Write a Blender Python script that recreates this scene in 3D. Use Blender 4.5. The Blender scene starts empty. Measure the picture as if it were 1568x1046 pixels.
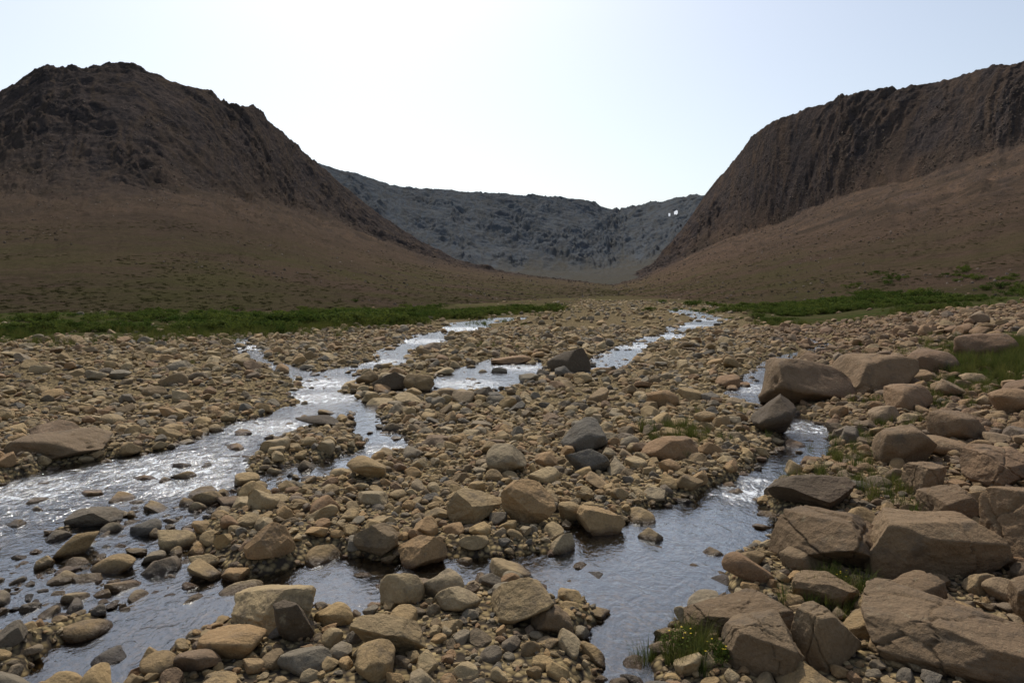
import bpy, math, random
import numpy as np
from mathutils import Vector
random.seed(7); rng=np.random.default_rng(11)
sc=bpy.context.scene
sc.view_settings.view_transform='Standard'; sc.view_settings.look='None'; sc.view_settings.exposure=0

# ---------------------------------------------------------------- noise
def _h(ix,iy,iz,seed):
    n=(ix.astype(np.int64)*374761393+iy.astype(np.int64)*668265263+iz.astype(np.int64)*2147483647+seed*144665)&0xffffffff
    n=((n^(n>>13))*1274126177)&0xffffffff
    n=((n^(n>>16))*2246822519)&0xffffffff
    n=n^(n>>15)
    return (n&0xffffff)/float(0xffffff)
def n3(x,y,z,seed=0):
    x0=np.floor(x);y0=np.floor(y);z0=np.floor(z)
    fx=x-x0;fy=y-y0;fz=z-z0
    fx=fx*fx*(3-2*fx);fy=fy*fy*(3-2*fy);fz=fz*fz*(3-2*fz)
    r=0
    for a in (0,1):
        for b in (0,1):
            for c in (0,1):
                r=r+_h(x0+a,y0+b,z0+c,seed)*(fx if a else 1-fx)*(fy if b else 1-fy)*(fz if c else 1-fz)
    return r*2-1
def n2(x,y,seed=0):
    x0=np.floor(x);y0=np.floor(y);fx=x-x0;fy=y-y0
    fx=fx*fx*(3-2*fx);fy=fy*fy*(3-2*fy);z=np.zeros_like(x0)
    return (_h(x0,y0,z,seed)*(1-fx)*(1-fy)+_h(x0+1,y0,z,seed)*fx*(1-fy)+_h(x0,y0+1,z,seed)*(1-fx)*fy+_h(x0+1,y0+1,z,seed)*fx*fy)*2-1
def fbm(x,y,o=4,seed=0):
    r=0;a=1.0;t=0
    for i in range(o):
        r=r+a*n2(x,y,seed+i*17);t+=a;a*=.5
        x,y=x*1.6-y*1.2+3.1,x*1.2+y*1.6+7.7
    return r/t
def ridge(x,y,o=4,seed=0):
    r=0;a=1.0;t=0
    for i in range(o):
        r=r+a*(1-2*np.abs(n2(x,y,seed+i*31)));t+=a;a*=.55
        x,y=x*1.6-y*1.2+3.1,x*1.2+y*1.6+7.7
    return r/t
def sstep(a,b,x):
    t=np.clip((x-a)/(b-a),0,1);return t*t*(3-2*t)

# ---------------------------------------------------------------- plan of the river (metres)
def sdpoly(x,y,P):
    P=np.array(P);d=np.full(x.shape,1e9);ins=np.zeros(x.shape,bool)
    for i in range(len(P)):
        ax,ay=P[i-1];bx,by=P[i]
        ex,ey=bx-ax,by-ay
        t=np.clip(((x-ax)*ex+(y-ay)*ey)/(ex*ex+ey*ey+1e-12),0,1)
        d=np.minimum(d,np.hypot(x-ax-t*ex,y-ay-t*ey))
        c=((ay>y)!=(by>y))
        with np.errstate(all='ignore'):
            c&=x<(bx-ax)*(y-ay)/((by-ay) if by!=ay else 1e-12)+ax
        ins^=c
    return np.where(ins,-d,d)
def sdstroke(x,y,S):
    d=np.full(x.shape,1e9)
    for (ax,ay,ar),(bx,by,br) in zip(S[:-1],S[1:]):
        ex,ey=bx-ax,by-ay
        t=np.clip(((x-ax)*ex+(y-ay)*ey)/(ex*ex+ey*ey),0,1)
        d=np.minimum(d,np.hypot(x-ax-t*ex,y-ay-t*ey)-(ar+(br-ar)*t))
    return d
MAIN=[(-5.09,15.7),(-3.43,16),(-3.25,13.9),(-3.88,12.9),(-4.0,12),(-3.9,10.45),(-3.6,9.5),(-3.9,8.6),(-4.7,8.0),(-5.0,7.34),(-4.69,6.25),(-5.4,5.0),(-8,3),(-11,3.5),(-9,6),(-7.57,7.65),(-6.86,9.15),(-6.66,10.2),(-5.67,11.1),(-5.5,13.25),(-5.12,14.7)]
SHAL=[(-4.9,8.4),(-3.76,9.37),(-3.2,10.65),(-2.23,9.53),(-2.92,8.63),(-3.36,7.25),(-2.72,6.55),(-2.31,5.97),(-3.29,5.6),(-3.68,4.9),(-4.5,4),(-5.6,5),(-4.9,6.25)]
POOLL=[(-2.45,6.175),(-1.83,6.74),(-1.15,6.6),(-.64,6.39),(-.81,5.9),(-1.18,5.49),(-1.92,5.66),(-2.23,5.38),(-2.33,5.03),(-2.6,4.4),(-3.3,4.4),(-3.3,5.54),(-2.7,5.84)]
POOLR=[(.477,7.55),(1.29,7.65),(2.08,8.49),(3.07,8.11),(2.99,7.25),(2.3,6.63),(2.02,6.25),(1.95,5.66),(1.25,5.35),(1.06,4.81),(.9,4.4),(.6,4.4),(.55,5.6),(.15,5.6),(.15,6.15),(-.37,5.97),(-.98,6.1),(-.95,6.65),(-.03,6.7),(.43,6.88)]
MID=[(-2.2,18.5),(-1.99,22.1),(-.59,25.9),(1.2,24.7),(.9,20.4),(-.4,17.5),(-1.37,17.1)]
STR=[
 [(2.57,8.23,.4),(3.31,9.21,.35),(4.64,10.87,.5),(5.6,12.9,.5),(5.87,17,.6),(7.4,20.1,.7),(10.3,25.9,.7),(14.9,32,.7),(16,38,.8)],
 [(.9,21,.5),(2.4,21.7,.6),(3.07,23.6,.8),(5.1,30.2,.9),(6.2,33,.5),(7.8,36.2,1.3),(10,42,.8),(13,49.4,1.4),(18,60.4,1.4),(22,90,1.4)],
 [(-4.3,16.2,.7),(-5.2,17.5,.6),(-4.6,19.3,.5),(-5.6,21.5,.6),(-4.4,25.2,.6),(-5.3,29.2,.7),(-4.2,34,.9),(-4.8,39,.8),(-3.0,45.1,1.6),(-3.6,52,1.6),(0,64,1.8)],
 [(-14.7,36.2,1.0),(-13.2,33.2,.5),(-11.3,30,.8),(-9.8,26,.45),(-7.4,22.6,.6),(-5.2,18.7,.55)],
 [(-3.9,16.8,.5),(-3.1,17.5,.5),(-1.7,17.6,.5)],
 [(-3.4,15.2,.3),(-2.84,13.25,.34),(-2.1,11.3,.40),(-2.6,9.9,.4)],
]
RAPID=[(-5.4,19,1.6),(-4.6,16.5,1.3),(-3.6,16.9,1.1),(-1.3,19,1.3),(2.4,22,1.3),(3.2,9.1,.55),(2.9,8.6,.4),(5.6,12.9,.8),(6.4,18,1.1),(6,32,2.5),(9,39,3),(-4.5,35,2.5),(-3.4,46,3.5),(-12,31,2),(.2,23,1.3),(-5.0,10.0,1.1),(-4.6,13,.9),(-6.2,8.9,.8),(-2.1,11.2,.4),(-4.4,9.2,.7),(13,50,3),(17,60,3),(-5.2,25,1.5)]
def water_sd(x,y):
    d=sdpoly(x,y,MAIN)
    for P in (POOLL,POOLR,MID): d=np.minimum(d,sdpoly(x,y,P))
    for S in STR: d=np.minimum(d,sdstroke(x,y,S))
    k=np.clip(y/12,.5,3.2)
    return d+k*.24*fbm(x*1.2/k,y*1.2/k,3,5)+.15*fbm(x*3.1,y*3.1,3,6)
BED=[(-80,-30),(-60,20),(-24,28.6),(-16,38.8),(-10.6,45.3),(-4.9,60),(3.7,108),(20,181),(33,160),(27,82),(19,50),(26,46),(45,56),(80,60),(80,-30)]
def bed_sd(x,y):
    k=np.clip(y/30,.5,4)
    return sdpoly(x,y,BED)+k*2.6*fbm(x*.3/k,y*.3/k,4,9)
def ground_z(x,y):
    w=water_sd(x,y); k=np.clip(y/14,.7,4)
    v=.2*(x-1.7-.42*np.maximum(y,0)); v=np.log1p(np.exp(np.clip(v*5,-30,30)))/5
    bank=2.0*(1-np.exp(-v/2))
    bank=bank*sstep(-.3,1.2,w)
    left=.03*np.maximum(0,-x-7-.2*y)
    left=.6*(1-np.exp(-left/.6))
    dry=.10+.07*fbm(x*.7,y*.7,4,2)+.10*np.clip(fbm(x*.12,y*.12,3,3),-1,1)
    dry=np.maximum(dry,.035)
    sh=sdpoly(x,y,SHAL)
    dry=np.where(y<14,dry+( -.035+.05*fbm(x*2.5,y*2.5,3,8)-dry)*sstep(.15,-.2,sh),dry)
    z=-.09+(dry+.09)*sstep(-.25,.30,w/k)
    return z+bank+left+.012*np.clip(fbm(x*5,y*5,2,4),-1,1)

# ---------------------------------------------------------------- mesh helper
def mesh_obj(name,co,faces,mat,smooth=True,attrs=None,link=True):
    co=np.asarray(co,np.float32);faces=np.asarray(faces,np.int32)
    me=bpy.data.meshes.new(name)
    me.vertices.add(len(co));me.vertices.foreach_set('co',co.ravel())
    if len(faces):
        k=faces.shape[1]
        me.loops.add(faces.size);me.loops.foreach_set('vertex_index',faces.ravel())
        me.polygons.add(len(faces));me.polygons.foreach_set('loop_start',np.arange(0,faces.size,k,dtype=np.int32))
        me.polygons.foreach_set('use_smooth',np.full(len(faces),smooth))
    me.update(calc_edges=True)
    for n,(typ,a) in (attrs or {}).items():
        at=me.attributes.new(n,typ,'POINT')
        at.data.foreach_set('vector' if typ=='FLOAT_VECTOR' else 'value',np.asarray(a,np.int32 if typ=='INT' else np.float32).ravel())
    if mat: me.materials.append(mat)
    ob=bpy.data.objects.new(name,me)
    if link: sc.collection.objects.link(ob)
    return ob
def grid_faces(nr,nc,wrap=False):
    i=np.arange(nr-1)[:,None];j=np.arange(nc if wrap else nc-1)[None,:];j2=(j+1)%nc
    return np.stack([i*nc+j,i*nc+j2,(i+1)*nc+j2,(i+1)*nc+j],-1).reshape(-1,4)

# ---------------------------------------------------------------- materials
class M:
    def __init__(s,name):
        s.m=bpy.data.materials.new(name);s.m.use_nodes=True;s.t=s.m.node_tree;s.t.nodes.clear()
        s.out=s.n('ShaderNodeOutputMaterial')
    def n(s,typ,**k):
        nd=s.t.nodes.new(typ)
        for a,b in k.items(): setattr(nd,a,b)
        return nd
    def l(s,a,b): s.t.links.new(a,b)
    def set(s,inp,v):
        if hasattr(v,'is_output'): s.l(v,inp)
        elif isinstance(v,tuple) and len(v)==3 and inp.type=='RGBA': inp.default_value=(*v,1)
        else: inp.default_value=v
    def pos(s):
        if not hasattr(s,'_g'): s._g=s.n('ShaderNodeNewGeometry')
        return s._g.outputs['Position']
    def math(s,op,a,b=0,c=0,clamp=False):
        nd=s.n('ShaderNodeMath',operation=op,use_clamp=clamp)
        for i,v in enumerate((a,b,c)): s.set(nd.inputs[i],v)
        return nd.outputs[0]
    def mix(s,f,a,b,bt='MIX'):
        nd=s.n('ShaderNodeMix',data_type='RGBA',blend_type=bt)
        s.set(nd.inputs[0],f);s.set(nd.inputs[6],a);s.set(nd.inputs[7],b);return nd.outputs[2]
    def noise(s,scale,det=4,rough=.55,vec=None,dist=0):
        nd=s.n('ShaderNodeTexNoise');nd.inputs['Scale'].default_value=scale;nd.inputs['Detail'].default_value=det
        nd.inputs['Roughness'].default_value=rough;nd.inputs['Distortion'].default_value=dist
        s.l(vec or s.pos(),nd.inputs['Vector']);return nd.outputs[0]
    def vor(s,scale,out='Distance',vec=None,feature='F1'):
        nd=s.n('ShaderNodeTexVoronoi',feature=feature);nd.inputs['Scale'].default_value=scale
        s.l(vec or s.pos(),nd.inputs['Vector']);return nd.outputs[out]
    def ramp(s,f,st,interp='LINEAR'):
        nd=s.n('ShaderNodeValToRGB');nd.color_ramp.interpolation=interp;e=nd.color_ramp.elements
        while len(e)<len(st): e.new(.5)
        for q,(p,c) in zip(e,st): q.position=p;q.color=(*c,1) if len(c)==3 else c
        s.set(nd.inputs[0],f);return nd.outputs[0]
    def mr(s,v,a,b,c=0.,d=1.):
        nd=s.n('ShaderNodeMapRange');s.set(nd.inputs[0],v)
        for i,q in enumerate((a,b,c,d)): nd.inputs[i+1].default_value=q
        return nd.outputs[0]
    def mulv(s,v,sx,sy,sz):
        nd=s.n('ShaderNodeVectorMath',operation='MULTIPLY');s.l(v,nd.inputs[0]);nd.inputs[1].default_value=(sx,sy,sz);return nd.outputs[0]
    def scalev(s,sx,sy,sz): return s.mulv(s.pos(),sx,sy,sz)
    def xyz(s):
        if not hasattr(s,'_x'):
            s._x=s.n('ShaderNodeSeparateXYZ');s.l(s.pos(),s._x.inputs[0])
        return s._x.outputs
    def attr(s,n):
        nd=s.n('ShaderNodeAttribute',attribute_name=n);return nd.outputs['Fac']
    def attrv(s,n):
        nd=s.n('ShaderNodeAttribute',attribute_name=n);return nd.outputs['Vector']
    def bump(s,h,dist,stren=1.,nrm=None):
        nd=s.n('ShaderNodeBump');s.set(nd.inputs['Height'],h);nd.inputs['Distance'].default_value=dist
        s.set(nd.inputs['Strength'],stren)
        if nrm: s.l(nrm,nd.inputs['Normal'])
        return nd.outputs[0]
    def bsdf(s,col,rough,nrm=None,spec=.3):
        p=s.n('ShaderNodeBsdfPrincipled');s.set(p.inputs['Base Color'],col);s.set(p.inputs['Roughness'],rough)
        s.set(p.inputs['Specular IOR Level'],spec)
        if nrm: s.l(nrm,p.inputs['Normal'])
        s.l(p.outputs[0],s.out.inputs[0]);return p

def stone_mat(name,stops):
    m=M(name)
    oi=m.n('ShaderNodeObjectInfo').outputs['Random']
    c=m.ramp(oi,stops)
    x,y,z=m.xyz()
    red=m.mr(m.math('SUBTRACT',x,m.math('MULTIPLY_ADD',y,.30,1.6)),-1.,2.5)
    red=m.math('MULTIPLY',red,m.mr(m.math('FRACT',m.math('MULTIPLY',oi,7.31)),0,1,.25,.95))
    c=m.mix(red,c,m.mix(m.math('FRACT',m.math('MULTIPLY',oi,13.7)),(.19,.105,.062),(.31,.185,.10)))
    n1=m.noise(5,5,.6);c=m.mix(m.mr(n1,.35,.7,0,.5),c,m.mix(.55,c,(.12,.08,.045)))
    n2_=m.noise(45,4,.7);c=m.mix(m.mr(n2_,.3,.7,.75,0),c,m.mix(1,c,(.62,.60,.58),'MULTIPLY'))
    lich=m.math('MULTIPLY',m.mr(m.noise(11,6,.7),.60,.68),.35);c=m.mix(lich,c,(.38,.31,.19))
    dk=m.math('MULTIPLY',m.mr(m.noise(3.3,6,.7),.54,.66),.6);c=m.mix(dk,c,(.09,.07,.05))
    wetz=m.math('ADD',z,m.math('MULTIPLY',m.math('SUBTRACT',n1,.5),.12))
    wet=m.mr(wetz,.02,.075,1,0)
    c=m.mix(wet,c,m.mix(1,c,(.26,.22,.19),'MULTIPLY'))
    b=m.bump(m.noise(9,8,.66),.07,.9);b=m.bump(m.noise(70,3,.6),.006,.6,b)
    r=m.mr(wet,0,1,.85,.25)
    m.bsdf(c,r,b,.25);return m.m
STOPS=[(0,(.15,.135,.11)),(.12,(.25,.17,.085)),(.25,(.45,.31,.145)),(.4,(.33,.235,.12)),(.55,(.48,.355,.19)),(.68,(.235,.20,.145)),(.8,(.44,.285,.13)),(.92,(.31,.185,.095)),(1,(.18,.15,.11))]
mat_stone=stone_mat('river_stone',STOPS)
mat_dark=stone_mat('dark_stone',[(0,(.075,.058,.04)),(1,(.12,.088,.055))])
mat_boulder=stone_mat('boulder_stone',[(0,(.19,.125,.068)),(.5,(.26,.18,.10)),(1,(.215,.148,.085))])
m=M('scree_stone');oi=m.n('ShaderNodeObjectInfo').outputs['Random']
c=m.ramp(oi,[(0,(.05,.036,.028)),(.5,(.11,.082,.06)),(1,(.22,.17,.13))])
m.bsdf(c,.9,m.bump(m.noise(2,4),.1,.6),.1);mat_scree=m.m

def apron_col(m,A,B,green):
    a=m.mix(m.mr(m.noise(.012,6,.6),.35,.65),A,B)
    a=m.mix(m.math('MULTIPLY',m.mr(m.noise(.10,7,.8),.50,.60),.4),a,(.042,.035,.023))
    a=m.mix(m.math('MULTIPLY',m.mr(m.noise(.8,4,.8),.54,.64),.5),a,(.040,.035,.020))
    a=m.mix(m.math('MULTIPLY',m.mr(m.noise(.35,6,.8),.56,.66),.5),a,(.20,.155,.11))
    gz=m.math('MULTIPLY',m.mr(m.xyz()[2],2,34,1,0),m.mr(m.noise(.03,7,.7),.42,.60))
    return m.mix(m.math('MULTIPLY',gz,.65*green),a,(.092,.090,.036))
m=M('ground_gravel')
veg=m.attr('veg')
nd=m.n('ShaderNodeSeparateColor');m.l(m.vor(17,'Color'),nd.inputs[0])
g=m.mix(nd.outputs[0],(.14,.105,.055),(.35,.265,.14))
g=m.mix(m.mr(m.vor(17,'Distance'),.3,.7),g,(.05,.04,.03))
g=m.mix(m.mr(m.xyz()[2],-.02,.03,1,0),g,m.mix(1,g,(.42,.36,.28),'MULTIPLY'))
gr=m.mix(m.mr(m.noise(.35,5,.6),.4,.6),(.042,.058,.016),(.075,.06,.03))
gr=m.mix(m.mr(m.noise(2.5,4,.7),.4,.65),gr,(.028,.032,.013))
far=apron_col(m,(.088,.064,.040),(.070,.053,.033),1.)
gr=m.mix(m.mr(m.math('ADD',m.xyz()[1],m.mr(m.noise(.05,4,.6),.3,.7,-30,30)),65,120),gr,far)
c=m.mix(veg,g,gr)
b=m.bump(m.vor(17,'Distance'),-.03,.8);b=m.bump(m.noise(60,3),.008,.5,b)
m.bsdf(c,.9,b,.0);mat_ground=m.m

def hill_mat(name,apronA,apronB,rockA,rockB,green=1.,lo=.02,con=1.,bd=7.,pale=(.15,.118,.098)):
    m=M(name)
    rk=m.attr('rock')
    a=apron_col(m,apronA,apronB,green)
    sv=m.attrv('lay')   # x: metres along the wall, y: metres up the slope
    strk=m.noise(1,7,.68,m.mulv(sv,.045,.009,0),.9)
    strk2=m.noise(1,6,.65,m.mulv(sv,.10,.012,0),.7)
    blot=m.noise(1,7,.72,m.mulv(sv,.009,.012,0),.6)
    ledge=m.noise(1,7,.7,m.mulv(sv,.010,.055,0),1.)
    a=m.mix(m.math('MULTIPLY',m.mr(strk,.46,.62),m.mr(m.xyz()[2],15,70,0,.55*con)),a,rockB)
    a=m.mix(m.math('MULTIPLY',m.mr(strk2,.50,.62),m.mr(m.xyz()[2],15,80,0,.5*con)),a,m.mix(1,a,(1.5,1.42,1.38),'MULTIPLY'))
    a=m.mix(m.math('MULTIPLY',m.mr(blot,.47,.60),m.mr(m.xyz()[2],12,60,0,.6*con)),a,(.050,.042,.034) if con>.6 else apronB)
    v=m.scalev(1,1,1.5)
    r=m.mix(m.mr(m.noise(.02,9,.74,v,.8),.40,.60),rockA,rockB)
    r=m.mix(m.math('MULTIPLY',m.mr(strk,.47,.60),.8),r,apronB)
    r=m.mix(m.math('MULTIPLY',m.mr(ledge,.52,.60),.7*con),r,(lo,lo*.93,lo*.97))
    r=m.mix(m.math('MULTIPLY',m.mr(m.noise(.09,8,.8,v),.52,.60),.8*con),r,(lo,lo*.93,lo*.97))
    r=m.mix(m.math('MULTIPLY',m.mr(m.noise(.18,7,.8),.54,.62),.6*con),r,pale)  # paler flecks scattered over the rock by noise
    k=m.math('ADD',rk,m.math('MULTIPLY',m.math('SUBTRACT',m.noise(.02,8,.74),.5),2.6),clamp=True)
    k=m.math('MULTIPLY',k,m.mr(rk,0,.15),clamp=True)
    c=m.mix(k,a,r)
    b=m.bump(m.noise(.06,11,.76,v),bd,1.)
    m.bsdf(c,.95,b,.0);return m.m
mat_hl=hill_mat('hill_left',(.122,.086,.062),(.092,.068,.050),(.052,.045,.044),(.088,.069,.060),lo=.03,bd=6.)
mat_hr=hill_mat('hill_right',(.145,.098,.070),(.110,.077,.056),(.052,.046,.046),(.092,.072,.064),lo=.03,bd=7.)
mat_hf=hill_mat('hill_far_hazed',(.080,.073,.060),(.078,.077,.072),(.080,.092,.106),(.105,.112,.118),.3,.062,.6,3.,(.14,.135,.125))  # aerial haze put into the colour: headwall rock made paler and bluer

m=M('water')
rp=m.attr('rapid')
vs=m.scalev(1,.75,1)
b1=m.noise(5.,3,.6,vs,.8);b2=m.noise(17,4,.62,vs,.4)
nrm=m.bump(b1,.08,m.mr(rp,0,1,.2,1.));nrm=m.bump(b2,.03,m.mr(rp,0,1,.22,1.),nrm)
fr=m.n('ShaderNodeFresnel');fr.inputs[0].default_value=1.36;m.l(nrm,fr.inputs[1])
gl=m.n('ShaderNodeBsdfGlossy');m.set(gl.inputs['Roughness'],m.mr(rp,0,1,.07,.2));m.l(nrm,gl.inputs['Normal']);gl.inputs['Color'].default_value=(.95,.97,1,1)
tr=m.n('ShaderNodeBsdfTransparent');tr.inputs[0].default_value=(.66,.62,.52,1)
mx=m.n('ShaderNodeMixShader');m.l(m.math('MULTIPLY_ADD',fr.outputs[0],1.8,.05,clamp=True),mx.inputs[0]);m.l(tr.outputs[0],mx.inputs[1]);m.l(gl.outputs[0],mx.inputs[2])
fo=m.n('ShaderNodeBsdfDiffuse');fo.inputs[0].default_value=(.82,.85,.88,1)
mf=m.n('ShaderNodeMixShader');m.l(m.math('MULTIPLY',m.mr(rp,.3,.95,0,.95),m.mr(m.noise(6,8,.82,m.scalev(1,.6,1),1),.52,.59)),mf.inputs[0])
m.l(mx.outputs[0],mf.inputs[1]);m.l(fo.outputs[0],mf.inputs[2]);m.l(mf.outputs[0],m.out.inputs[0])
mat_water=m.m

def leaf_mat(name,a,b,tf=.3):
    m=M(name);oi=m.n('ShaderNodeObjectInfo').outputs['Random']
    c=m.mix(oi,a,b);c=m.mix(m.mr(m.noise(6,3),.35,.65,.0,.5),c,m.mix(1,c,(.5,.55,.4),'MULTIPLY'))
    d=m.n('ShaderNodeBsdfDiffuse');m.l(c,d.inputs[0]);t=m.n('ShaderNodeBsdfTranslucent');m.l(m.mix(1,c,(1,1,.6),'MULTIPLY'),t.inputs[0])
    x=m.n('ShaderNodeMixShader');x.inputs[0].default_value=tf;m.l(d.outputs[0],x.inputs[1]);m.l(t.outputs[0],x.inputs[2]);m.l(x.outputs[0],m.out.inputs[0]);return m.m
mat_leaf=leaf_mat('willow_leaf',(.055,.085,.024),(.12,.14,.044),.34)
mat_heath=leaf_mat('heath_leaf',(.052,.050,.025),(.10,.09,.042),.15)
mat_grass=leaf_mat('grass_blade',(.07,.095,.028),(.15,.14,.055))
m=M('twig');m.bsdf((.08,.055,.035),.9);mat_twig=m.m
m=M('yellow_petal');m.bsdf((.75,.55,.03),.7);mat_petal=m.m
m=M('snow');m.bsdf(m.mix(m.noise(.3),(.62,.65,.69),(.75,.77,.79)),.8);mat_snow=m.m

# ---------------------------------------------------------------- ground sheet
th=np.concatenate([np.linspace(-180,-50,40,endpoint=False),np.linspace(-50,50,560,endpoint=False),np.linspace(50,180,40,endpoint=False)])*math.pi/180
rr=np.concatenate([[0.01,.5,1.0],np.exp(np.linspace(math.log(1.5),math.log(60),330)),np.exp(np.linspace(math.log(62),math.log(7000),130))])
R,T=np.meshgrid(rr,th,indexing='ij');X=R*np.sin(T);Y=R*np.cos(T)
Z=ground_z(X,Y)
vegv=sstep(-1.0,.3,bed_sd(X,Y)/np.clip(Y/30,.5,3))
PATCH=[(9.5,15),(14,14),(20,19),(22,27),(15,24),(11.5,19)]
patch=sdpoly(X,Y,PATCH)+1.4*fbm(X*.5,Y*.5,3,21)
vegv=np.maximum(vegv,sstep(.4,-.6,patch))
mesh_obj('ground',np.stack([X,Y,Z],-1).reshape(-1,3),grid_faces(len(rr),len(th),True),mat_ground,attrs={'veg':('FLOAT',vegv.ravel())})

# ---------------------------------------------------------------- water sheet
wx=np.arange(-26,30,.22);wy=np.arange(1,110,.22)
WY,WX=np.meshgrid(wy,wx,indexing='ij')
rap=np.zeros_like(WX)
for (a,b_,r) in RAPID: rap=np.maximum(rap,np.exp(-((WX-a)**2+(WY-b_)**2)/(r*r)))
rap=np.maximum(rap,.42*sstep(0,-.5,sdpoly(WX,WY,MAIN)))
rap=np.maximum(rap,.35*sstep(14,22,WY))
mesh_obj('river_water',np.stack([WX,WY,np.zeros_like(WX)],-1).reshape(-1,3),grid_faces(len(wy),len(wx)),mat_water,attrs={'rapid':('FLOAT',rap.ravel())})

# ---------------------------------------------------------------- mountains
def loft(u,rim,mid,base):
    rim=np.array(rim,float);mid=np.array(mid,float);base=np.array(base,float)
    Dr=np.interp(u,rim[:,0]/rim[:,1],rim[:,1]);zr=np.interp(u,rim[:,0]/rim[:,1],rim[:,2]/rim[:,1])*Dr
    Dm=np.interp(u,mid[:,0]/mid[:,1],mid[:,1]);zm=np.interp(u,mid[:,0]/mid[:,1],mid[:,2]/mid[:,1])*Dm
    Db=np.interp(u,base[:,0],base[:,1])
    return Db,Dm,zm,Dr,zr
def smooth(a,n):
    return np.convolve(np.pad(a,n//2,mode='edge'),np.ones(n)/n,'same')[n//2:-(n//2)]
def mountain(name,u0,u1,nc,rim,mid,base,mat,seed,amp=1.,pw=1.5,cut=1.2,z0=-.6,soft=0.,rs=0.,vert=1.,cragk=1.,herm=0.,m1k=.7):
    u=np.linspace(u0,u1,nc)
    Db,Dm,zm,Dr,zr=loft(u,rim,mid,base)
    Dm=smooth(Dm,91);zr=smooth(zr/Dr,5)*smooth(Dr,31);Dr=smooth(Dr,31);zm=smooth(zm,91);Db=smooth(Db,61)
    s=np.concatenate([[0],np.cumsum(np.hypot(np.diff(u*Dr),np.diff(Dr)))])
    nl,nu,nb=120,200,24
    tl=np.linspace(0,1,nl,endpoint=False)[:,None]**1.5;tu=np.linspace(0,1,nu)[:,None];tb=np.linspace(0,1,nb+1)[1:,None]
    D=np.concatenate([Db+(Dm-Db)*tl,Dm+(Dr-Dm)*tu,Dr+700*tb])
    Zl=z0+(zm-z0)*tl**pw
    Zu=zm+(zr-zm)*(tu*(cut-(cut-1)*tu))
    m0=pw*zm/(Dm-Db)*(Dr-Dm);m1=m1k*(zr-zm)
    t2,t3=tu**2,tu**3
    Zh=(2*t3-3*t2+1)*zm+(t3-2*t2+tu)*m0+(-2*t3+3*t2)*zr+(t3-t2)*m1
    Zu=Zu*(1-herm)+Zh*herm
    Zb=zr*(1-.75*tb**1.5)
    Zz=np.concatenate([Zl,Zu,Zb])
    V=np.concatenate([tl,1+tu,2+tb])+0*u
    S=s[None,:]+0*D
    X=u[None,:]*D;Y=D
    wv=.34*fbm(S*.010,V*.8,4,seed+7)+.12*ridge(S*.03,V*1.2,3,seed+8)
    rock=sstep(1.0-soft,1.22+soft*.5,V+wv-rs)
    h=np.clip(Zz/80,0,1)
    run=np.where(V<1,V*(Dm-Db),(Dm-Db)+(V-1)*(Dr-Dm))
    Sw=S+45*fbm(S*.012,run*.008,3,seed+11)+10*fbm(S*.05,run*.04,3,seed+12)
    gul=ridge(Sw*.012,run*.0045,4,seed)
    gul2=ridge(Sw*.04,run*.016,4,seed+20)
    crag=ridge(S*.05,run*.055,5,seed+33)
    f=fbm(X*.05,Y*.05,5,seed+50)
    q=fbm(X*.005,Y*.005,3,seed+80)
    # patchy: crags stand out in some places, smooth scree in others
    pm=.45+.75*sstep(-.25,.3,fbm(S*.008+3,run*.010,4,seed+70))
    env=np.clip(2.05-V,0,1)**.5*.65+.35
    env=np.where(V>2,.35,env)*pm
    Zz=Zz+amp*h*(rock*env*(13*gul*vert+6*gul2*vert+cragk*(8*crag+5*f))+(1-rock)*(4.0*gul+1.4*gul2+1.2*f+4*q))
    led=fbm(S*.009,run*.05,5,seed+60)
    Zz=Zz+amp*rock*h*env*12*led*cragk
    Zz=Zz+.12*fbm(X*.3,Y*.3,3,seed+9)*np.clip(D/150,.3,3)
    return mesh_obj(name,np.stack([X,Y,Zz],-1).reshape(-1,3),grid_faces(D.shape[0],nc),mat,attrs={'rock':('FLOAT',np.clip(rock,0,1).ravel()),'lay':('FLOAT_VECTOR',np.stack([Sw,run,0*S],-1).reshape(-1,3))}),(X,Y,Zz)
LR=[(-1229,1000,208),(-942,1000,262),(-760,1000,285),(-715,985,301),(-663,965,313),(-600,955,312),(-520,945,309),(-490,966,299),(-452,1030,300),(-445,1040,285),(-428,1120,303),(-422,1180,296),(-421,1260,288),(-407,1400,264),(-350,1500,214),(-273,1550,151),(-199,1550,106),(-121,1500,67),(22,1450,32),(210,1500,18),(310,1500,8)]
LM=[(-640,500,45),(-400,520,72),(-300,530,80),(-285,640,96),(-295,980,118),(-220,1220,84),(-96,1200,40),(168,1200,11),(248,1200,5)]
LB=[(-1.3,48),(-.75,49),(-.41,64),(-.23,76),(-.08,100),(.03,155),(.14,250),(.2,350)]
_,LG=mountain('mountain',-1.25,.2,860,LR,LM,LB,mat_hl,100,soft=.45,rs=.18,pw=1.25,z0=-.2,amp=1.,cut=1.25,vert=.75,cragk=1.15,herm=1.)
RR=[(254,1700,12),(351,1700,60),(416,1700,141),(467,1650,232),(484,1600,263),(497,1500,297),(483,1380,310),(479,1280,311),(509,1180,315),(564,1080,312),(637,1000,310),(655,930,310),(675,900,304),(786,850,316),(931,800,267),(1160,800,250)]
RM=[(179,1200,6),(269,1300,27),(357,1350,76),(418,1250,108),(442,1130,110),(500,960,145),(548,870,150),(585,790,172),(700,730,178),(1015,700,166)]
RB=[(.1,350),(.14,260),(.3,112),(.5,68),(.75,54),(1.5,48)]
_,RG=mountain('mountain',.12,1.35,860,RR,RM,RB,mat_hr,200,amp=1.,cut=1.5,pw=1.3,soft=.16,vert=1.15,cragk=1.1,herm=.25)
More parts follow.
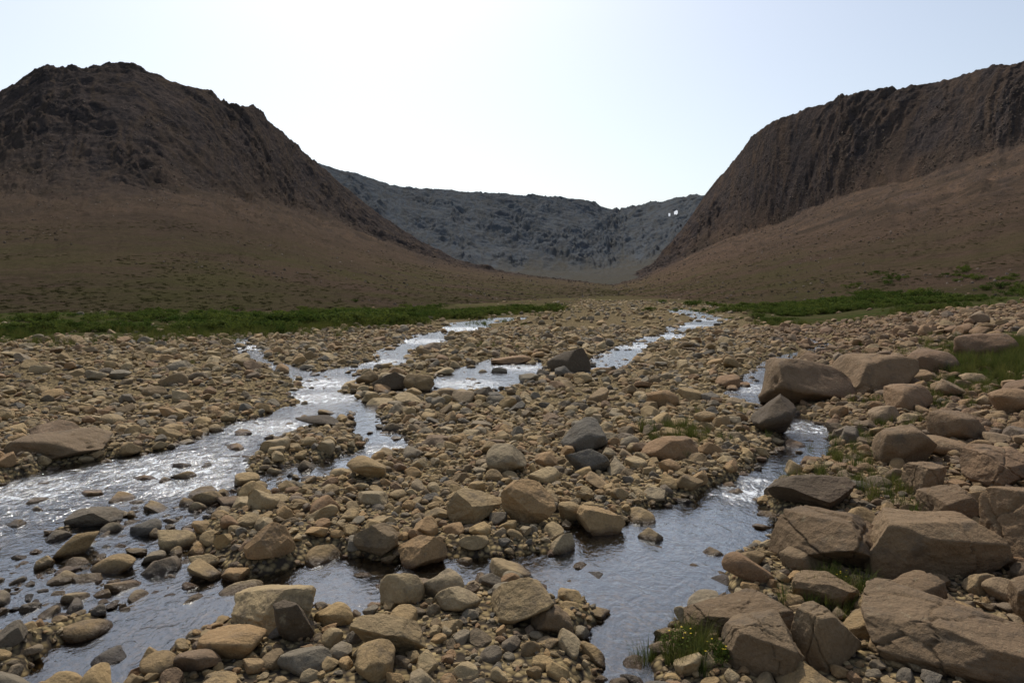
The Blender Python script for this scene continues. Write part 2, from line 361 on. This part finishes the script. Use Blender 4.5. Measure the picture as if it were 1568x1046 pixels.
FR=[(-955,2300,454),(-640,2200,415),(-568,2250,397),(-493,2300,383),(-377,2400,359),(-225,2500,369),(-10,2600,363),(167,2650,365),(313,2700,351),(391,2800,335),(505,3000,356),(599,2900,372),(713,2800,380),(779,2750,387),(1075,2700,416)]
FM=[(-760,1600,180),(-470,1600,125),(-262,1680,78),(-138,1700,60),(28,1800,50),(205,1850,52),(330,1950,72),(470,1850,115),(720,1800,160)]
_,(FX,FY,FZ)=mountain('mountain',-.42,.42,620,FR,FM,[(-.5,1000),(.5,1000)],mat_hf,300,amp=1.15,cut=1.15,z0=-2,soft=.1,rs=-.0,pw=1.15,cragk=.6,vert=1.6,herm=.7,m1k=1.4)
# snow patches lying in gullies of the far plateau
for (uc,wu,tc,tw) in ((.2300,.0016,.66,.015),(.2395,.0030,.675,.026)):
    ucol=FX[0]/FY[0];js=np.where(np.abs(ucol-uc)<wu)[0];i0=120+int(200*(tc-tw));i1=120+int(200*(tc+tw))
    sel=np.array([[(i,j) for j in js] for i in range(i0,i1+1)])
    zz=FZ[sel[...,0],sel[...,1]];base=np.linspace(zz[0].mean()-3,zz[-1].mean()+5,len(zz))[:,None]
    co=np.stack([FX[sel[...,0],sel[...,1]],FY[sel[...,0],sel[...,1]]-6,np.maximum(zz+2,base)],-1)
    F=grid_faces(sel.shape[0],sel.shape[1]);cc=co.reshape(-1,3)
    keep=[];ci=(sel.shape[0]-2)/2;cj=(sel.shape[1]-2)/2
    for fc in F:
        i,j=divmod(fc[0],sel.shape[1])
        if ((i-ci)/(ci+.6))**2+((j-cj)/(cj+.6))**2+random.uniform(-.2,.2)<.95: keep.append(fc)
    mesh_obj('snow_patch',cc,np.array(keep),mat_snow)
def hill_z(x,y):
    z=np.full(x.shape,-9.);yy=np.maximum(y,1);u=x/yy
    for rim,mid,base,pw,z0,a,b in ((LR,LM,LB,1.25,-.2,-1.25,.2),(RR,RM,RB,1.3,-.6,.12,1.35)):
        Db,Dm,zm,Dr,zr=loft(u,rim,mid,base);t=np.clip((y-Db)/(Dm-Db),0,1)
        z=np.maximum(z,np.where((u>a)&(u<b)&(y>Db),z0+(zm-z0)*t**pw,-9))
    return z
def surf_z(x,y): return np.maximum(ground_z(x,y),hill_z(x,y))

# ---------------------------------------------------------------- rock shapes
def ico(sub):
    import bmesh
    bm=bmesh.new();bmesh.ops.create_icosphere(bm,subdivisions=sub,radius=1)
    co=np.array([v.co[:] for v in bm.verts]);f=np.array([[v.index for v in q.verts] for q in bm.faces]);bm.free();return co,f
ICO2=ico(2);ICO4=ico(4);ICO6=ico(6)
def rock(base,seed,dims,ncut=14,hard=.92,rough=.05,dlo=.5,dhi=.84,boxy=0.):
    r=np.random.default_rng(seed);v=base[0].copy();nrm=v.copy()
    if boxy:
        v=v*(1+boxy*(1/np.abs(v).max(1)-1))[:,None]
        v[:,0]+=v[:,2]*r.uniform(-.25,.25);v[:,1]+=v[:,2]*r.uniform(-.1,.25)
    for k in range(ncut):
        n=r.normal(size=3);n/=np.linalg.norm(n);d=r.uniform(dlo,dhi)*(1+boxy*.25)
        e=np.maximum(0,v@n-d);v-=np.outer(e*hard,n)
    s=r.uniform(0,100)
    a=n3(v[:,0]*1.5+s,v[:,1]*1.5,v[:,2]*1.5);b=n3(v[:,0]*4+s,v[:,1]*4,v[:,2]*4);c=n3(v[:,0]*9+s,v[:,1]*9,v[:,2]*9);d=n3(v[:,0]*22+s,v[:,1]*22,v[:,2]*22)
    v+=nrm*(rough*(1.6*a+.7*b+.45*c+.22*d))[:,None]
    if boxy:   # cracks
        for k in range(3):
            n=r.normal(size=3);n[2]*=.4;n/=np.linalg.norm(n);o=r.uniform(-.4,.4)
            dd=np.abs(v@n-o+.08*b+.04*c);v-=nrm*(.08*np.exp(-(dd/.022)**2))[:,None]
    ex=(v.max(0)-v.min(0))/2;v=(v-(v.max(0)+v.min(0))/2)/ex
    return v*np.array(dims)
rock_coll=bpy.data.collections.new('stone_shapes');scree_coll=bpy.data.collections.new('scree_shapes')
NR=24
for i in range(NR):
    r=np.random.default_rng(i)
    v=rock(ICO4,i+1,(1,r.uniform(.6,.92),r.uniform(.38,.72)),ncut=r.integers(7,14),hard=r.uniform(.86,1.0),rough=.035,dlo=.43,dhi=.82)
    o=mesh_obj('stone_shape_%02d'%i,v,ICO4[1],mat_stone,link=False);rock_coll.objects.link(o)
for i in range(8):
    v=rock(ICO2,i+60,(1,.8,.7),ncut=8,hard=.9,rough=.03);o=mesh_obj('scree_shape_%02d'%i,v,ICO2[1],mat_scree,False,link=False);scree_coll.objects.link(o)

def scatter(name,P,rot,scl,coll,ninst):
    P=np.array(P,float)
    ob=mesh_obj(name,P,np.zeros((0,3)),None,attrs={'rot':('FLOAT_VECTOR',rot),'scl':('FLOAT_VECTOR',scl),'idx':('INT',rng.integers(0,ninst,len(P)))})
    ng=bpy.data.node_groups.new(name+'_scatter','GeometryNodeTree')
    ng.interface.new_socket('Geometry',in_out='INPUT',socket_type='NodeSocketGeometry');ng.interface.new_socket('Geometry',in_out='OUTPUT',socket_type='NodeSocketGeometry')
    N=ng.nodes.new;gi=N('NodeGroupInput');go=N('NodeGroupOutput');ip=N('GeometryNodeInstanceOnPoints')
    ci=N('GeometryNodeCollectionInfo');ci.inputs['Collection'].default_value=coll;ci.inputs['Separate Children'].default_value=True;ci.inputs['Reset Children'].default_value=True
    def na(n,t):
        q=N('GeometryNodeInputNamedAttribute');q.data_type=t;q.inputs['Name'].default_value=n;return q.outputs['Attribute']
    L=ng.links.new;er=N('FunctionNodeEulerToRotation')
    mp=N('GeometryNodeMeshToPoints');L(gi.outputs[0],mp.inputs[0]);L(mp.outputs[0],ip.inputs['Points'])
    L(ci.outputs[0],ip.inputs['Instance']);ip.inputs['Pick Instance'].default_value=True
    L(na('idx','INT'),ip.inputs['Instance Index']);L(na('rot','FLOAT_VECTOR'),er.inputs[0]);L(er.outputs[0],ip.inputs['Rotation']);L(na('scl','FLOAT_VECTOR'),ip.inputs['Scale'])
    L(ip.outputs[0],go.inputs[0])
    md=ob.modifiers.new('scatter','NODES');md.node_group=ng;return ob

# ---------------------------------------------------------------- individual boulders (x,y,width,height,material,seed)
B=[(3.68,6.0,1.15,.62,'b',1),(3.05,6.3,1.15,.56,'b',2),(3.0,4.62,1.15,.36,'b',3),(1.68,4.6,.55,.38,'b',4),(2.13,4.66,.46,.42,'b',5),(4.7,5.9,1.0,.74,'b',6),
(1.68,5.12,.80,.20,'b',7),(6.6,15.6,2.0,1.25,'b',8),(8.5,16.2,2.0,1.1,'b',9),(4.67,12.2,1.15,.8,'d',10),(5.55,9.6,.85,.7,'b',11),(7.0,10.7,.85,.5,'b',12),
(.19,7.5,.62,.52,'s',13),(-.44,7.5,.62,.42,'s',14),(-.85,6.55,.48,.38,'s',15),(-1.32,6.7,.44,.32,'s',16),(.95,7.45,.56,.42,'s',17),(.5,6.85,.32,.24,'s',18),(1.15,10.8,.78,.6,'s',19),
(-2.4,17.8,.85,.65,'s',20),(-3.2,18,.95,.65,'d',21),(1.8,21.9,1.4,.9,'d',22),(-1.8,5.2,.82,.36,'s',23),(-2.28,6.45,.48,.34,'s',24),(.08,5.25,.68,.36,'s',25),(-.83,4.75,.5,.28,'s',26),
(-1.55,4.85,.28,.34,'d',27),(4.9,8.1,.52,.45,'b',28),(3.45,7.85,.95,.44,'d',29),(-7.0,10.6,1.35,.34,'b',30),(-7.7,11.5,.95,.4,'s',31),(-3.6,12.9,.9,.18,'d',32),(-4.7,7.7,.55,.26,'s',33),
(-.08,9.4,.58,.46,'s',34),(2.35,10.2,.8,.36,'s',35),(1.05,9.6,.65,.38,'s',36),(.3,5.0,.3,.22,'b',37),(-.55,5.6,.34,.24,'s',38),(5.9,8.3,.9,.5,'b',39),(6.2,7.2,.9,.55,'b',40),(4.6,7.1,.6,.42,'b',41),(9.5,12.5,1.1,.6,'b',42),
(-.1,24.5,1.5,.4,'s',43),(3.2,14.5,.7,.45,'s',44),(10.6,17.5,1.3,.8,'b',45),(13.5,19.5,1.6,.9,'b',46),(7.7,13.4,1.1,.6,'b',47),(-1.9,9.0,.5,.3,'s',48),(-3.05,8.2,.42,.3,'s',49),(12.2,14.3,1.2,.6,'b',50),(2.62,6.1,.42,.24,'b',51),
(3.95,4.95,.6,.38,'b',52),(5.6,6.5,.8,.5,'b',53),(2.5,5.45,.5,.26,'b',54),(3.15,5.3,.42,.26,'b',55)]
MT={'b':mat_boulder,'d':mat_dark,'s':mat_stone}
occ=[]
for (x,y,w,h,k,s) in B:
    r=np.random.default_rng(s*7)
    big=k=='b';hi=y<9 and w>.42
    v=rock(ICO6 if hi else ICO4,s*13+5,(w/2,w/2*r.uniform(.65,.85),h/2),ncut=(10 if big else 12),hard=(1.0 if big else .93),rough=(.034 if big else .035),dlo=(.58 if big else .42),dhi=(.98 if big else .78),boxy=(.6 if big else 0))
    z=float(ground_z(np.array([x]),np.array([y]))[0])
    o=mesh_obj('boulder',v,(ICO6 if hi else ICO4)[1],MT[k])
    o.location=(x,y,z+h*(.24 if big else .30));o.rotation_euler=(r.uniform(-.16,.16),r.uniform(-.18,.18),r.uniform(-.6,.6))
    occ.append((x,y,w*.42))

# ---------------------------------------------------------------- stone scatter
cell=.7;H={}
def put(x,y,r): H.setdefault((int(x//cell),int(y//cell)),[]).append((x,y,r))
def free(x,y,r,ov):
    R_=int((r+.6)//cell)+1;ci,cj=int(x//cell),int(y//cell)
    for i in range(ci-R_,ci+R_+1):
        for j in range(cj-R_,cj+R_+1):
            for (a,b_,q) in H.get((i,j),()):
                d=(r+q)*ov
                if (a-x)**2+(b_-y)**2<d*d: return False
    return True
for (x,y,r) in occ: put(x,y,r)
PP=[];RT=[];SC=[]
def sow(n,y0,y1,r0,r1,ov,waterp,bankonly=False,dart=True,pw=2.0,lift=.25):
    # area-uniform in a wedge that is a little wider than any nearby view
    yy=np.sqrt(rng.uniform(y0*y0,y1*y1,n));xx=rng.uniform(-1,1,n)*(yy*.92+1.5)
    rad=r0+(r1-r0)*rng.uniform(0,1,n)**pw
    w=water_sd(xx,yy);bd=bed_sd(xx,yy);gz=ground_z(xx,yy);pt=sdpoly(xx,yy,PATCH)
    k=np.clip(yy/14,.7,4);q=rng.uniform(0,1,n)
    cl=fbm(xx*.5,yy*.5,2,44);wc=fbm(xx*.9/k,yy*.9/k,2,77)
    for i in range(n):
        x,y,r=xx[i],yy[i],rad[i]
        if bd[i]>.3 and q[i]>.03: continue
        if pt[i]<0 and q[i]>.2: continue
        if bankonly and x<2.2+.33*y: continue
        if w[i]<.02*k[i]+r*.35:
            if q[i]>waterp*(3.5 if w[i]>-.22*k[i] else 1)*(1+3*max(0,wc[i]*2)): continue
        elif dart and r>.1 and q[i]>.55+.6*cl[i] : continue
        if dart:
            if not free(x,y,r,ov): continue
            put(x,y,r)
        PP.append((x,y,gz[i]+r*lift*rng.uniform(.2,1.6)))
        RT.append((rng.uniform(-.4,.4),rng.uniform(-.4,.4),rng.uniform(0,6.28)))
        a=rng.uniform(.85,1.15);SC.append((r*1.15*a,r*1.15,r*1.15*rng.uniform(.8,1.25)))
sow(900,3.2,40,.20,.42,.8,.02,True,True,1.6)
sow(2600,3.2,15,.11,.20,.78,.07)
sow(12000,3.2,15,.055,.11,.78,.12)
sow(20000,3.2,14,.028,.06,.8,.08)
sow(34000,3.2,13,.012,.03,.8,.12,dart=False,lift=.4)
sow(4500,15,46,.15,.30,.74,.06)
sow(30000,15,46,.07,.15,.76,.10)
sow(18000,46,185,.14,.36,.72,.10)
print('stones',len(PP))
scatter('river_rocks',PP,RT,SC,rock_coll,NR)
# loose blocks on the mountain aprons
P1=[];s1=[];P2=[];s2=[]
for (GX,GY,GZ) in (LG,RG):
    nc=GX.shape[1]
    def pick(n,lo,hi):
        i=rng.uniform(lo,hi,n);j=rng.uniform(0,nc-1.01,n);a=i.astype(int);b=j.astype(int);fi=(i-a);fj=(j-b)
        q=[g[a,b]*(1-fi)*(1-fj)+g[a+1,b]*fi*(1-fj)+g[a,b+1]*(1-fi)*fj+g[a+1,b+1]*fi*fj for g in (GX,GY,GZ)]
        return np.stack(q,-1)
    p=pick(9000,2,240);nz=fbm(p[:,0]*.02,p[:,1]*.02,3,5);p=p[nz>-.1];P1.append(p);s1.append((.2+.0016*p[:,1])*rng.uniform(.3,1,len(p))**1.8)
    p=pick(7000,0,75);nz=fbm(p[:,0]*.03,p[:,1]*.03,3,15);p=p[nz>.0];P2.append(p);s2.append((.4+.0022*p[:,1])*rng.uniform(.4,1,len(p)))
P1=np.concatenate(P1);s1=np.concatenate(s1);n=len(P1)
scatter('scree_rocks',P1,rng.uniform(0,6.28,(n,3)),np.stack([s1,s1,s1],-1),scree_coll,8)
# ---------------------------------------------------------------- shrubs, grass, flowers
def shrub_mesh(seed,nl=620,big=1.):
    r=np.random.default_rng(seed);V=[];F=[]
    cl=[(r.normal()*.28,r.normal()*.28,r.uniform(.15,.5),r.uniform(.12,.24)) for _ in range(13)]
    for i in range(nl):
        a=cl[r.integers(len(cl))];d=r.normal(size=3);d/=np.linalg.norm(d);p=np.array(a[:3])+d*a[3]*r.uniform(.5,1.05)
        p[2]=max(.02,p[2]);n=d+r.normal(size=3)*.6;n/=np.linalg.norm(n);t=np.cross(n,r.normal(size=3));t/=np.linalg.norm(t);b=np.cross(n,t)
        s=r.uniform(.022,.042)*big;k=len(V);V+=[p-t*s*1.5,p+b*s*.7,p+t*s*1.5,p-b*s*.7];F.append((k,k+1,k+2,k+3))
    nleaf=len(F)
    for a in cl:
        e=np.array(a[:3]);k=len(V);V+=[(-.008,0,-.05),(.008,0,-.05),tuple(e+[.004,0,0]),tuple(e-[.004,0,0])];F.append((k,k+1,k+2,k+3))
    return np.array([tuple(v) for v in V]),np.array(F),nleaf
sh_coll=bpy.data.collections.new('shrub_shapes');he_coll=bpy.data.collections.new('heath_shapes')
for i in range(6):
    V,F,nl=shrub_mesh(i+3);o=mesh_obj('shrub_shape_%d'%i,V,F,mat_leaf,False,link=False);o.data.materials.append(mat_twig)
    mi=np.zeros(len(F),np.int32);mi[nl:]=1;o.data.polygons.foreach_set('material_index',mi);sh_coll.objects.link(o)
for i in range(4):
    V,F,nl=shrub_mesh(i+43,110,2.4);o=mesh_obj('heath_shape_%d'%i,V,F,mat_heath,False,link=False);he_coll.objects.link(o)
P2=np.concatenate(P2);s2=np.concatenate(s2);n=len(P2)
scatter('heath_shrubs',P2,np.stack([np.zeros(n),np.zeros(n),rng.uniform(0,6.28,n)],-1),np.stack([s2*1.4,s2*1.4,s2*.45],-1),he_coll,4)
def tuft(seed,n=46,h=.28):
    r=np.random.default_rng(seed);V=[];F=[]
    for i in range(n):
        a=r.uniform(0,6.28);rd=r.uniform(0,.09);x,y=rd*math.cos(a),rd*math.sin(a);L=h*r.uniform(.5,1.1);le=r.uniform(.1,.6);w=.004
        dx,dy=math.cos(a)*le,math.sin(a)*le;px,py=-math.sin(a)*w,math.cos(a)*w;k=len(V)
        for t in (0,.35,.7,1):
            q=1-t*.9;cx=x+dx*L*t*t;cy=y+dy*L*t*t;cz=L*t*(1-.25*t*le)-.01
            V+=[(cx-px*q,cy-py*q,cz),(cx+px*q,cy+py*q,cz)]
        for s in range(3): F.append((k+2*s,k+2*s+1,k+2*s+3,k+2*s+2))
    return np.array(V),np.array(F)
gr_coll=bpy.data.collections.new('grass_shapes')
for i in range(5):
    V,F=tuft(i+1);o=mesh_obj('grass_shape_%d'%i,V,F,mat_grass,False,link=False);gr_coll.objects.link(o)
def along(S,n,w):
    S=np.array(S,float);seg=np.hypot(*(S[1:]-S[:-1]).T);c=np.concatenate([[0],np.cumsum(seg)]);t=rng.uniform(0,c[-1],n)
    return np.interp(t,c,S[:,0])+rng.normal(size=n)*w,np.interp(t,c,S[:,1])+rng.normal(size=n)*w*1.2
def build(L_):
    xs,ys,ss=[],[],[]
    for S,n,w,s0,s1,thr in L_:
        a,b_=along(S,n,w);sz=rng.uniform(s0,s1,n)
        nz=fbm(a*.16,b_*.10,3,61);k=nz>thr
        xs+=list(a[k]);ys+=list(b_[k]);ss+=list(sz[k]*(1+1.1*np.clip(nz[k],-.5,.5)))
    xs,ys,ss=map(np.array,(xs,ys,ss));return xs,ys,ss,surf_z(xs,ys)
xs,ys,ss,zs=build([([(-42,33),(-29,36),(-21,40)],170,1.6,.3,1.0,.0),([(-21,43),(-15,50),(-10,55),(-7,66),(-3,76),(0,98)],700,3.2,.35,1.4,.02),([(-40,42),(-34,50),(-14,64),(-9,88)],420,6,.3,1.1,.08),
                    ([(24,62),(28,72),(34,68)],280,3.2,.3,1.3,0.),([(38,64),(46,66)],60,2,.5,1.0,.05),([(22,52),(28,50),(34,54)],110,1.8,.3,.9,.05),([(26,100),(40,92),(60,100),(80,120)],380,8,.6,1.8,.08)])
n=len(xs);scatter('willow_shrubs',np.stack([xs,ys,zs],-1),np.stack([0*xs,0*xs,rng.uniform(0,6.28,n)],-1),np.stack([ss*1.3,ss*1.3,ss*.8],-1),sh_coll,6)
xs,ys,ss,zs=build([([(11,16),(14,17),(17,21)],1300,1.4,.6,1.2,-.2),([(-42,31.5),(-23,33),(-16,41),(-11,46),(-6,60),(2,98)],4600,3.0,.7,1.8,-.08),([(20,49),(30,50)],700,2,.8,1.8,-.05),([(2.7,11.2),(3.1,12)],50,.35,.35,.7,-1),
                    ([(3.9,8.4),(5.2,10.4),(6.4,12)],90,.3,.3,.7,-1),([(2.35,5.35),(2.75,5.6)],22,.1,.35,.6,-1),([(1.15,4.65),(1.35,4.85)],30,.12,.3,.55,-1),([(4.3,7.5),(4.6,8.6)],30,.2,.35,.6,-1),([(8,14),(10,14.5)],90,.5,.5,.9,-1),([(-8,24),(8,40)],120,4,.5,.9,.0),([(6,12),(9,18),(16,30)],110,1.5,.4,.8,.05)])
n=len(xs);scatter('grass',np.stack([xs,ys,zs],-1),np.stack([0*xs,0*xs,rng.uniform(0,6.28,n)],-1),np.stack([ss,ss,ss],-1),gr_coll,5)
# flowering plants by the water
for (x,y,q) in ((1.18,4.66,1.),(1.36,4.6,.8),(2.75,5.7,.6)):
    V,F,nl=shrub_mesh(int(x*100),420);V=V*np.array([.26,.26,.26])*q;V=list(map(tuple,V));F=list(map(tuple,F));mi=[0]*nl+[1]*(len(F)-nl)
    for i in range(6):
        cx,cy,cz=random.uniform(-.11,.11),random.uniform(-.08,.08),random.uniform(.12,.19)*q
        k=len(V);V+=[(cx*.5-.0015,cy*.5,0),(cx*.5+.0015,cy*.5,0),(cx+.001,cy,cz),(cx-.001,cy,cz)];F.append((k,k+1,k+2,k+3));mi.append(1)
        for p in range(5):
            a=p*1.2566;k=len(V);V+=[(cx,cy,cz),(cx+.005*math.cos(a-.5),cy+.005*math.sin(a-.5),cz+.003),(cx+.009*math.cos(a),cy+.009*math.sin(a),cz+.004),(cx+.005*math.cos(a+.5),cy+.005*math.sin(a+.5),cz+.003)]
            F.append((k,k+1,k+2,k+3));mi.append(2)
    o=mesh_obj('yellow_wildflower',V,np.array(F),mat_leaf,False);o.data.materials.append(mat_twig);o.data.materials.append(mat_petal)
    o.data.polygons.foreach_set('material_index',np.array(mi,np.int32));o.location=(x,y,float(ground_z(np.array([x]),np.array([y]))[0]))

# ---------------------------------------------------------------- light, sky, camera
az=math.radians(-12);el=math.radians(50)
d=Vector((math.sin(az)*math.cos(el),math.cos(az)*math.cos(el),math.sin(el)))
L=bpy.data.lights.new('sun','SUN');L.energy=3.4;L.angle=math.radians(1.2);L.color=(1,.94,.83)
so=bpy.data.objects.new('sun',L);so.rotation_euler=d.to_track_quat('Z','Y').to_euler();so.location=(0,0,50);sc.collection.objects.link(so)
w=bpy.data.worlds.new('World');sc.world=w;w.use_nodes=True;nt=w.node_tree
bg=nt.nodes['Background'];sk=nt.nodes.new('ShaderNodeTexSky');sk.sky_type='NISHITA';sk.sun_disc=False
sk.sun_elevation=el;sk.sun_rotation=az;sk.air_density=1.15;sk.dust_density=1.7;sk.ozone_density=1.5
hs=nt.nodes.new('ShaderNodeHueSaturation');hs.inputs['Saturation'].default_value=.68
nt.links.new(sk.outputs[0],hs.inputs['Color']);nt.links.new(hs.outputs[0],bg.inputs[0]);bg.inputs[1].default_value=.135
cd=bpy.data.cameras.new('camera');cam=bpy.data.objects.new('camera',cd);sc.collection.objects.link(cam);sc.camera=cam
cam.location=(0,0,2.6);cam.rotation_euler=(math.radians(90),0,0);cd.lens=24;cd.sensor_width=36;cd.shift_y=-(523-445)/1568;cd.clip_end=20000;cd.clip_start=.05
